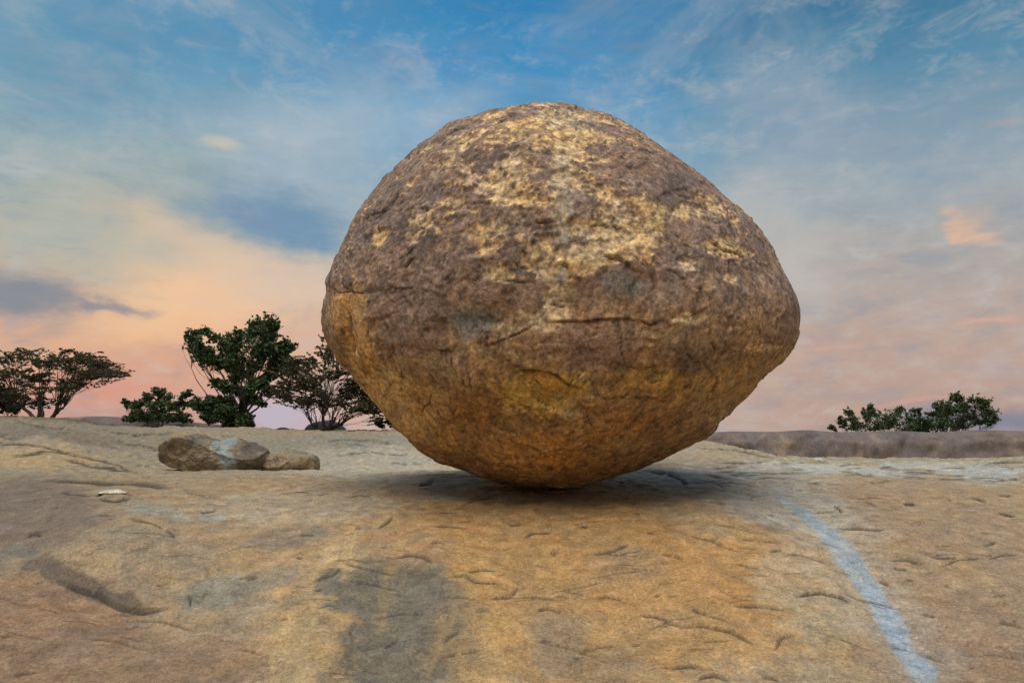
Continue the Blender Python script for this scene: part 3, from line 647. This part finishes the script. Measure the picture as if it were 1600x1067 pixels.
# ------------------------------------------------------------------ far ridges (structure)
def ridge(name, label, line, Y, depth, down, colr, seed, fn=None, stain=0.0, res=.09):
    """a rounded rock ridge whose crest follows line (photograph points) at distance Y, with a front face, a top and a back"""
    xs = [q[0] for q in line]; pts = [at(q[0], q[1], Y) for q in line]
    wx0 = np.array([p[0] for p in pts]); wz0 = np.array([p[2] for p in pts])
    n = int((wx0[-1] - wx0[0]) / res); m_ = 60
    gxv = np.linspace(wx0[0], wx0[-1], n); cz = np.interp(gxv, wx0, wz0)
    k_ = np.ones(9) / 9; cz = np.convolve(np.r_[[cz[0]] * 4, cz, [cz[-1]] * 4], k_, 'valid')
    a = np.linspace(0, 1, m_)
    A_, Xg = np.meshgrid(a, gxv, indexing='ij'); Cz = np.tile(cz, (m_, 1))
    # section: foot at the front, steep face, shoulder, top, gentle fall behind
    oy = np.interp(A_, [0, .30, .40, .5, .7, 1], [-1.1, -.75, -.5, 0, depth * .5, depth])
    oz = np.interp(A_, [0, .30, .40, .5, .7, 1], [-down, -.42, -.13, 0, -.35, -down - .5])
    Pq = np.c_[Xg.ravel(), (Y + oy).ravel(), (Cz + oz).ravel()]
    dsp = fbm(Pq + seed, .6, 5, .6) * .30 + fbm(Pq + seed, 1.8, 2, .5) * .06
    top = np.exp(-((A_.ravel() - .5) / .06) ** 2)
    Pq[:, 1] -= dsp * 1.3; Pq[:, 2] += dsp * (.35 - .3 * top)
    c_ = np.tile(np.array([colr]), (len(Pq), 1))
    s1 = fbm(Pq * np.array([1, .3, .55]) + seed, 1.0, 6, .68); s2 = fbm(Pq + seed, 2.6, 4, .62); s3 = fbm(Pq * np.array([.3, .3, 1.5]) + seed, 1.0, 4, .6)
    c_ = blend(c_, sst(s1, .0, .3) * stain, (.10, .08, .078)); c_ = blend(c_, sst(-s1, .05, .35) * stain, (.27, .20, .145))
    c_ = blend(c_, sst(s2, .1, .5) * .4, (.30, .22, .15)); c_ = blend(c_, sst(s3, .1, .4) * .4, (.13, .10, .095))
    i2 = (np.arange(m_ - 1)[:, None] * n + np.arange(n - 1)[None, :]).ravel()
    o = mesh_np(name, Pq, np.c_[i2, i2 + 1, i2 + n + 1, i2 + n], M_far, col=np.clip(c_, .02, .7))
    return tag(o, label, kind='structure')
ridge('hill', 'stained grey-brown rock ridge beyond the slab on the right', [(900, 690), (1060, 684), (1112, 675), (1150, 673), (1210, 674), (1260, 671), (1320, 675), (1400, 672), (1460, 675), (1530, 671), (1600, 673), (1750, 676), (2000, 690)],
      25, 8, 2.2, (.145, .112, .10), 4.0, stain=.75, res=.07)
ridge('hill', 'low dark rock ridge behind the slab on the left', [(-500, 668), (-200, 660), (90, 652), (160, 650), (215, 652), (300, 659), (360, 665), (430, 673), (480, 678)], 36, 8, 3.0, (.13, .105, .10), 9.0, stain=.4)

# ------------------------------------------------------------------ loose rocks
def rock(name, label, cat, cx, cy, wpx_, hpx_, Y, depth, colf, seed, box=2.4, rough=.05, n=46, flat=1.0, mat=None, sink=.06, tilt=0.0, shape=None):
    s, f = cube_sphere(n)
    hw = wpx_ / 2 / FPX * Y; hh = hpx_ / 2 / FPX * Y
    r_ = (np.abs(s[:, 0]) ** box + np.abs(s[:, 1]) ** box + np.abs(s[:, 2]) ** box) ** (-1 / box)
    p = s * r_[:, None]
    rc = np.random.RandomState(int(seed * 10)); ncut = 14 if n > 50 else 0
    for _ in range(ncut):                                   # broken faces
        v = rc.normal(size=3); v /= np.linalg.norm(v); dd = rc.uniform(.72, .95)
        p = p - v[None, :] * (np.maximum(p @ v - dd, 0) * .92)[:, None]
    if shape is not None: p = shape(p)
    p = p * np.array([hw, depth / 2, hh * flat])
    nn_ = s / np.linalg.norm(s, axis=1)[:, None]
    sz = min(hw, depth / 2, hh) * 2
    p = p + nn_ * (fbm(p + seed, .9 / max(sz, .05), 3, .55) * .24 * sz + fbm(p + seed, 3.2 / max(sz, .05), 4, .6) * rough * sz)[:, None]
    e1 = np.cross(p[f[:, 1]] - p[f[:, 0]], p[f[:, 2]] - p[f[:, 0]]); fl_ = (e1 * p[f[:, 0]]).sum(1) < 0; f[fl_] = f[fl_][:, ::-1]
    c = at(cx, cy, Y); zoff = -p[:, 2].min()
    o = mesh_np(name, p + np.array([0, 0, zoff]), f, mat or M_boulder, col=np.clip(colf(p, s), .02, .75))
    o.location = (c[0], c[1], c[2] - zoff)
    o.rotation_euler = (0, tilt, 0)
    return tag(o, label, cat)
def col_a(p, s):
    c = np.tile(np.array([[.22, .175, .115]]), (len(p), 1))
    a = fbm(p, 1.8, 4, .6, 3.); b_ = fbm(p, 5, 4, .6, 8.)
    c = blend(c, sst(a, 0, .3) * .8, (.12, .095, .07)); c = blend(c, sst(b_, .05, .4) * .8, (.38, .30, .15))
    c = blend(c, sst(-p[:, 2] - .12 + b_ * .1, 0, .25) * .6, (.26, .165, .10))
    # pale green-grey run coming down over the right shoulder
    xx = p[:, 0] + b_ * .09; zz = p[:, 2]
    line = .20 + (.42 - zz) * .58
    c = blend(c, sst(np.abs(xx - line - .08), .16, .10) * (p[:, 1] < .3) * .95, (.23, .28, .28))
    c = blend(c, sst(xx - line, .30, .36) * sst(zz, .0, .12) * .8, (.09, .07, .062))
    return c
def sh_a(p):
    p = p.copy(); p[:, 2] *= np.where(p[:, 2] > 0, 1 - .22 * np.clip(p[:, 0], 0, 1) ** 1.5 - .12 * np.clip(-p[:, 0] - .3, 0, 1), 1.0)
    p[:, 0] -= .04 * p[:, 2]; p[:, 0] *= 1 - .10 * sst(-p[:, 2], 0, .9); p[:, 2] += .10 * np.exp(-((p[:, 0] + .35) / .3) ** 2) * (p[:, 2] > 0); return p
rock('rock', 'large squat mossy brown rock with a pale green-grey streak down its right side', 'rock', 330, 712, 152, 66, 13.6, 1.5, col_a, 4.4, 2.9, .10, 110, shape=sh_a)
def col_b(p, s):
    c = np.tile(np.array([[.25, .195, .125]]), (len(p), 1)); a = fbm(p, 2.2, 4, .6, 13.); b_ = fbm(p, 6, 4, .6, 18.)
    c = blend(c, sst(a, 0, .3) * .8, (.15, .115, .095)); c = blend(c, sst(b_, .1, .5) * .6, (.38, .31, .16)); return c
def sh_b(p):
    p = p.copy(); p[:, 2] *= np.where(p[:, 2] > 0, 1 - .30 * sst(p[:, 0], -.2, 1.), 1.0); return p
rock('rock', 'small low brown rock close against the right end of the larger rock', 'rock', 451, 724, 88, 44, 13.9, .9, col_b, 7.1, 2.9, .10, 80, shape=sh_b)
dk = lambda p, s: np.tile(np.array([[.045, .050, .060]]), (len(p), 1)) * (1 + .5 * fbm(p, 2, 4, .6, 5.))[:, None]
rock('rock', 'dark slate-coloured rounded rock at the foot of the acacia beside the giant boulder', 'rock', 510, 674, 62, 34, 33, 1.6, dk, 2.0, 2.0, .06, 30)
rock('rock', 'low flat dark rock on the skyline left of the acacia beside the giant boulder', 'rock', 447, 676, 50, 14, 33, 1.6, dk, 5.0, 2.0, .06, 24)
pl = lambda p, s: np.tile(np.array([[.50, .49, .44]]), (len(p), 1)) * (1 + .3 * fbm(p, 9, 4, .6, 5.))[:, None]
cz_ = 9.05
fl_o = rock('stone_flake', 'thin pale lens-shaped stone flake lying on the slab below the long dark crack', 'stone flake', 178, 774, 48, 8, cz_, .30, pl, 3.0, 2.0, .06, 30, shape=lambda p: p * np.c_[np.ones(len(p)), np.ones(len(p)), np.clip(1.15 - np.abs(p[:, 0]) ** 2, .2, 1)])
fl_o.location.z = ground_z(fl_o.location.x, fl_o.location.y) - .02

# ------------------------------------------------------------------ trees and shrubs
def tube(verts, faces, pts, radii, seg=6):
    base_i = len(verts); pts = [Vector(p) for p in pts]
    for i, p in enumerate(pts):
        t_ = (pts[min(i + 1, len(pts) - 1)] - pts[max(i - 1, 0)])
        if t_.length < 1e-6: t_ = Vector((0, 0, 1))
        t_.normalize(); a = t_.orthogonal().normalized(); b_ = t_.cross(a)
        for k in range(seg):
            an = 2 * math.pi * k / seg
            verts.append(p + (a * math.cos(an) + b_ * math.sin(an)) * radii[i])
    for i in range(len(pts) - 1):
        for k in range(seg):
            faces.append((base_i + i * seg + k, base_i + i * seg + (k + 1) % seg, base_i + (i + 1) * seg + (k + 1) % seg, base_i + (i + 1) * seg + k))
def limb_path(a, b_, rg, sag=0.0, n=6, wob=.08):
    a = Vector(a); b_ = Vector(b_); L_ = (b_ - a).length; out_ = []
    o1 = Vector((rg.gauss(0, 1), rg.gauss(0, 1), rg.gauss(0, 1))) * wob * L_
    for i in range(n + 1):
        t_ = i / n; p = a.lerp(b_, t_) + o1 * math.sin(math.pi * t_) + Vector((0, 0, sag * L_ * math.sin(math.pi * t_)))
        if 0 < i < n: p += Vector((rg.gauss(0, 1), rg.gauss(0, 1), rg.gauss(0, 1))) * L_ * .02
        out_.append(p)
    return out_
def add_mesh(name, verts, faces, mat, parent, smooth=True):
    me = bpy.data.meshes.new(name); me.from_pydata([tuple(v) for v in verts], [], faces); me.materials.append(mat)
    if smooth: me.polygons.foreach_set('use_smooth', [True] * len(me.polygons))
    o = bpy.data.objects.new(name, me); scene.collection.objects.link(o); o.parent = parent; return o
def leaves_mesh(name, centres, sizes, mat, parent, rs, flat=.5, long_=1.5):
    n = len(centres); c = np.array(centres); s = np.array(sizes)[:, None]
    a = rs.normal(size=(n, 3)); a[:, 2] *= flat; a /= np.linalg.norm(a, axis=1)[:, None]
    b_ = np.cross(a, rs.normal(size=(n, 3))); b_ /= np.linalg.norm(b_, axis=1)[:, None]
    nrm = np.cross(a, b_)
    v = np.stack([c - a * s * long_ * .5, c + b_ * s * .42 + nrm * s * .12, c + a * s * long_ * .5, c - b_ * s * .42 + nrm * s * .12], 1).reshape(-1, 3)
    f = np.arange(n * 4).reshape(-1, 4)
    return mesh_np(name, v, f, mat, parent, smooth=False)
def tree(name, label, cat, base_px, Y, clumps, seed, kind='broad', density=1.0, stems=1, trunk_r=.10, thick=.6, leaf=.10, group=None, base_spread=.15, fork=.35):
    """clumps: (px, py, rx, ry) of the foliage masses as seen in the photograph; each gets its own depth inside the crown"""
    rg = random.Random(seed); rs = np.random.RandomState(seed)
    bx, by = base_px; o3 = at(bx, by, Y); gz = min(ground_z(o3[0], Y), o3[2]) if Y < 34 else o3[2]
    root = bpy.data.objects.new(name, None); scene.collection.objects.link(root); root.location = (o3[0], Y, gz)
    tag(root, label, cat, group); O = Vector((o3[0], Y, gz))
    k = Y / FPX
    xs = [c[0] for c in clumps]; halfw = (max(xs) - min(xs)) / 2 * k + .3
    cl = []
    for c in clumps:
        sp_ = math.sqrt(max(.15, 1 - (((c[0] - (max(xs) + min(xs)) / 2) * k) / (halfw * 1.15)) ** 2))
        dy = rg.uniform(-1, 1) * halfw * thick * sp_
        d = ray(c[0], c[1]); p = Vector(EYE + d * (Y + dy)) - O
        cl.append((p, c[2] * k * 1.15, c[3] * k * (1.12 if kind != 'acacia' else 1.0)))
    # stems fork low and every clump hangs on a limb of its own
    stem_ends = []
    for s_ in range(stems):
        tgt = cl[int((s_ + .5) * len(cl) / stems) % len(cl)][0] if stems > 1 else sum((c[0] for c in cl), Vector()) / len(cl)
        st = Vector((rg.uniform(-1, 1) * base_spread, rg.uniform(-1, 1) * base_spread, -.25))
        e_ = st.lerp(tgt, fork + rg.uniform(-.06, .06)); pth = limb_path(st, e_, rg, .05, 6, .07)
        rr_ = trunk_r * (1 if stems == 1 else .7)
        tv_, tf_ = [], []; tube(tv_, tf_, pth, [rr_ * (1.25 - .5 * i / 6) for i in range(7)], 8); add_mesh('trunk', tv_, tf_, M_bark, root)
        stem_ends.append((pth, rr_ * .7))
    centres, sizes = [], []; wv, wf = [], []
    for p, rx, rz in cl:
        best = min(stem_ends, key=lambda s_: (s_[0][-1] - p).length)
        st = best[0][-1] if kind != 'bush' else best[0][rg.randint(1, 6)]
        if kind != 'bush' and rg.random() < .3: st = best[0][4]
        pth = limb_path(st, p, rg, -.04 if kind == 'acacia' else .03, 6, .10)
        if kind == 'acacia':           # limbs climb first and then lean over outwards
            ctl = Vector((st.x + (p.x - st.x) * .35, st.y + (p.y - st.y) * .35, st.z + (p.z - st.z) * 1.0))
            pth = [(st * (1 - u_) + ctl * u_) * (1 - u_) + (ctl * (1 - u_) + p * u_) * u_ + (q_ - st.lerp(p, i_ / 6)) * .7 for i_, q_ in enumerate(pth) for u_ in [i_ / 6]]
        lv, lf = [], []
        r0 = best[1] * rg.uniform(.45, .75) * (.55 if kind == 'acacia' else .8)
        tube(lv, lf, pth, [max(.008, r0 * (1 - .85 * i / 6)) for i in range(7)], 6)
        # twigs
        ntw = max(4, int(13 * density * (1 if kind != 'acacia' else .85)))
        for q in range(ntw):
            s0 = pth[rg.randint(3, 6)]
            if kind == 'acacia':
                side = 1 if p.x > 0 else -1
                if rg.random() < .25: side = -side
                e_ = p + Vector((rg.gauss(.2 * side, .6) * rx, rg.gauss(0, .6) * rx, rg.gauss(.1, .55) * rz))
                e_ = e_ + Vector((side * rg.uniform(.1, .45) * rx * .9, rg.uniform(-.3, .3) * rx, rg.uniform(-.06, .08) * rx))
            else:
                v = Vector((rg.gauss(0, 1), rg.gauss(0, 1), rg.gauss(0, 1))).normalized() * rg.uniform(.55, 1.1)
                e_ = p + Vector((v.x * rx, v.y * rx, v.z * rz))
            tp = limb_path(s0, e_, rg, .04, 4, .09)
            tube(lv, lf, tp, [max(.004, r0 * .28 * (1 - .7 * i / 4)) for i in range(5)], 4)
            nl = int((34 if kind == 'acacia' else 40) * density)
            for w_ in range(nl):
                t_ = rg.uniform(.35, 1.02) if kind == 'acacia' else rg.uniform(.5, 1.08)
                i0 = min(3, int(t_ * 4)); q_ = tp[i0].lerp(tp[i0 + 1], t_ * 4 - i0)
                sc = (rx + rz) * .5 * (.10 if kind == 'acacia' else .24)
                centres.append(tuple(q_ + Vector((rg.gauss(0, sc), rg.gauss(0, sc), rg.gauss(0, sc * (.35 if kind == 'acacia' else .8))))))
                sizes.append(leaf * rg.uniform(.55, 1.25))
        add_mesh('limb', lv, lf, M_bark, root)
    cr = leaves_mesh('crown', centres, sizes, M_acacia if kind == 'acacia' else M_leaf, root, rs, .35 if kind == 'acacia' else .8)
    return root, len(centres)

def fill(top, bot, n, rx, ry, seed):
    """clumps spread over the outline between an upper and a lower edge"""
    rg = random.Random(seed); out_ = []
    x0, x1 = top[0][0], top[-1][0]
    while len(out_) < n:
        x_ = rg.uniform(x0, x1); a = np.interp(x_, *zip(*top)); b_ = np.interp(x_, *zip(*bot))
        y_ = a + (b_ - a) * rg.random() ** 1.15
        f_ = rg.uniform(.7, 1.2); out_.append((x_, y_ + ry * .8, rx * f_, ry * f_))
    return out_
cnt = 0
T = [
 ('acacia_tree', 'spreading thorny acacia with a flat brown-green top at the far left of the skyline', 'tree', (68, 655), 28.6,
  fill([(-50,550),(0,543),(50,545),(90,543),(130,549),(160,562),(182,578)], [(-50,625),(10,615),(50,634),(90,634),(108,608),(140,594),(165,586),(182,583)], 120, 15, 4.2, 2),
  3, dict(kind='acacia', density=.8, stems=5, trunk_r=.10, leaf=.072, base_spread=.16, fork=.32)),
 ('shrub', 'dark green shrub at the left edge below the spreading acacia', 'shrub', (8, 655), 31, [(0,612,12,10),(14,620,9,8),(-12,625,12,10),(4,636,12,8),(20,640,8,6),(-14,644,12,8)], 8, dict(kind='bush', density=.9, stems=3, trunk_r=.04, leaf=.115, fork=.3)),
 ('shrub', 'low dark shrub with an airy right side between the acacia and the tall tree', 'shrub', (245, 660), 34,
  [(198,630,6,6),(216,632,8,5),(232,622,9,8),(248,610,8,6),(262,618,8,6),(246,632,14,9),(268,634,12,8),(292,612,7,6),(284,628,6,6),(228,644,20,6),(256,646,22,6),(280,647,14,5),(300,630,5,5),(212,646,12,5),(205,652,10,5),(225,653,12,5),(245,654,14,5),(268,654,14,5),(290,656,10,4)],
  15, dict(kind='bush', density=.75, stems=4, trunk_r=.05, leaf=.13, base_spread=.4, fork=.3)),
 ('tree', 'tallest dark broad-leaved tree leaning left of the giant boulder', 'tree', (372, 668), 32.5,
  [(304,520,8,5),(298,532,5,4),(318,516,8,5),(306,548,8,7),(322,554,12,10),(340,528,14,10),(352,542,16,12),(370,530,14,12),(385,520,14,10),(402,508,16,10),(418,502,12,9),(428,510,8,7),(414,524,16,12),(396,540,18,12),(378,556,16,10),(430,530,14,12),(442,545,12,11),
   (420,552,16,12),(446,568,12,10),(428,576,12,9),(404,570,12,9),(386,582,9,7),(398,600,10,8),(412,592,9,7),(342,596,10,6),(354,604,9,6),(375,612,10,9),(392,620,9,7),(408,628,8,6),(370,570,8,6),(360,560,10,8),(345,566,9,6),(335,560,9,6),(440,560,12,9),(452,540,9,8),(454,572,8,7),(312,542,8,6),(410,600,10,8),(422,612,8,6),(364,590,7,5)],
  21, dict(kind='broad', density=.78, stems=1, trunk_r=.13, leaf=.15, fork=.30)),
 ('shrub', 'dense round dark green bush growing at the foot of the tallest tree', 'shrub', (352, 672), 32,
  [(312,630,9,8),(326,626,9,7),(340,632,12,10),(356,640,14,11),(370,646,14,10),(340,650,16,9),(360,658,18,7),(382,656,10,8),(328,642,9,8),(388,664,8,4),(350,624,9,7),(322,652,7,6)],
  33, dict(kind='bush', density=1.2, stems=3, trunk_r=.05, leaf=.13, fork=.3)),
 ('acacia_tree', 'open-branched acacia partly hidden behind the left side of the giant boulder', 'tree', (508, 676), 30.0,
  fill([(436,585),(450,562),(480,545),(505,530),(530,540),(570,575),(600,615)], [(436,612),(460,640),(500,632),(560,640),(600,642)], 125, 14, 4.2, 4) + [(590,655,6,4),(512,528,9,4)],
  40, dict(kind='acacia', density=.8, stems=6, trunk_r=.10, leaf=.082, base_spread=.16, fork=.32)),
 ('shrub', 'small leafy shrub low against the left flank of the giant boulder', 'shrub', (604, 676), 31, [(592,662,7,5),(604,656,8,6),(614,663,8,5),(626,660,7,6)], 47, dict(kind='bush', density=.6, stems=2, trunk_r=.03, leaf=.115, fork=.3)),
 ('shrub', 'long low dark shrub with a ragged left end on top of the right ridge', 'shrub', (1380, 680), 29,
  [(1300,667,5,2),(1314,656,6,5),(1326,642,6,5),(1336,656,9,7),(1352,644,9,7),(1362,638,7,6),(1370,650,13,9),(1390,650,12,8),(1406,640,8,4),(1410,652,12,8),(1428,656,10,7),(1432,642,6,3),(1340,667,12,5),(1365,665,14,6),(1392,665,16,6),(1420,667,14,5)],
  52, dict(kind='bush', density=.75, stems=6, trunk_r=.045, leaf=.085, base_spread=1.0, fork=.3)),
 ('tree', 'small dark bushy tree on the right ridge standing right of the long low shrub', 'tree', (1490, 680), 29,
  [(1492,616,7,5),(1500,622,6,4),(1466,632,8,6),(1480,634,10,8),(1496,636,10,7),(1512,638,9,8),(1526,626,9,6),(1538,628,8,6),(1536,642,10,8),(1550,648,9,6),(1558,654,6,3),(1460,650,12,8),(1482,650,13,9),(1502,652,12,8),(1522,656,10,8),(1540,660,7,5),(1450,662,12,6),(1444,656,10,8),(1438,666,9,6),(1430,668,8,5),(1476,664,14,6),(1500,666,12,5)],
  61, dict(kind='broad', density=.75, stems=3, trunk_r=.07, leaf=.09, base_spread=.25, fork=.3)),
]
for nm, lab, cat, bpx, Yt, cl, sd_, kw in T:
    r_, c_ = tree(nm, lab, cat, bpx, Yt, cl, sd_, **kw); cnt += c_
print('leaves', cnt, 'boulder faces', len(F), 'ground faces', len(GF))
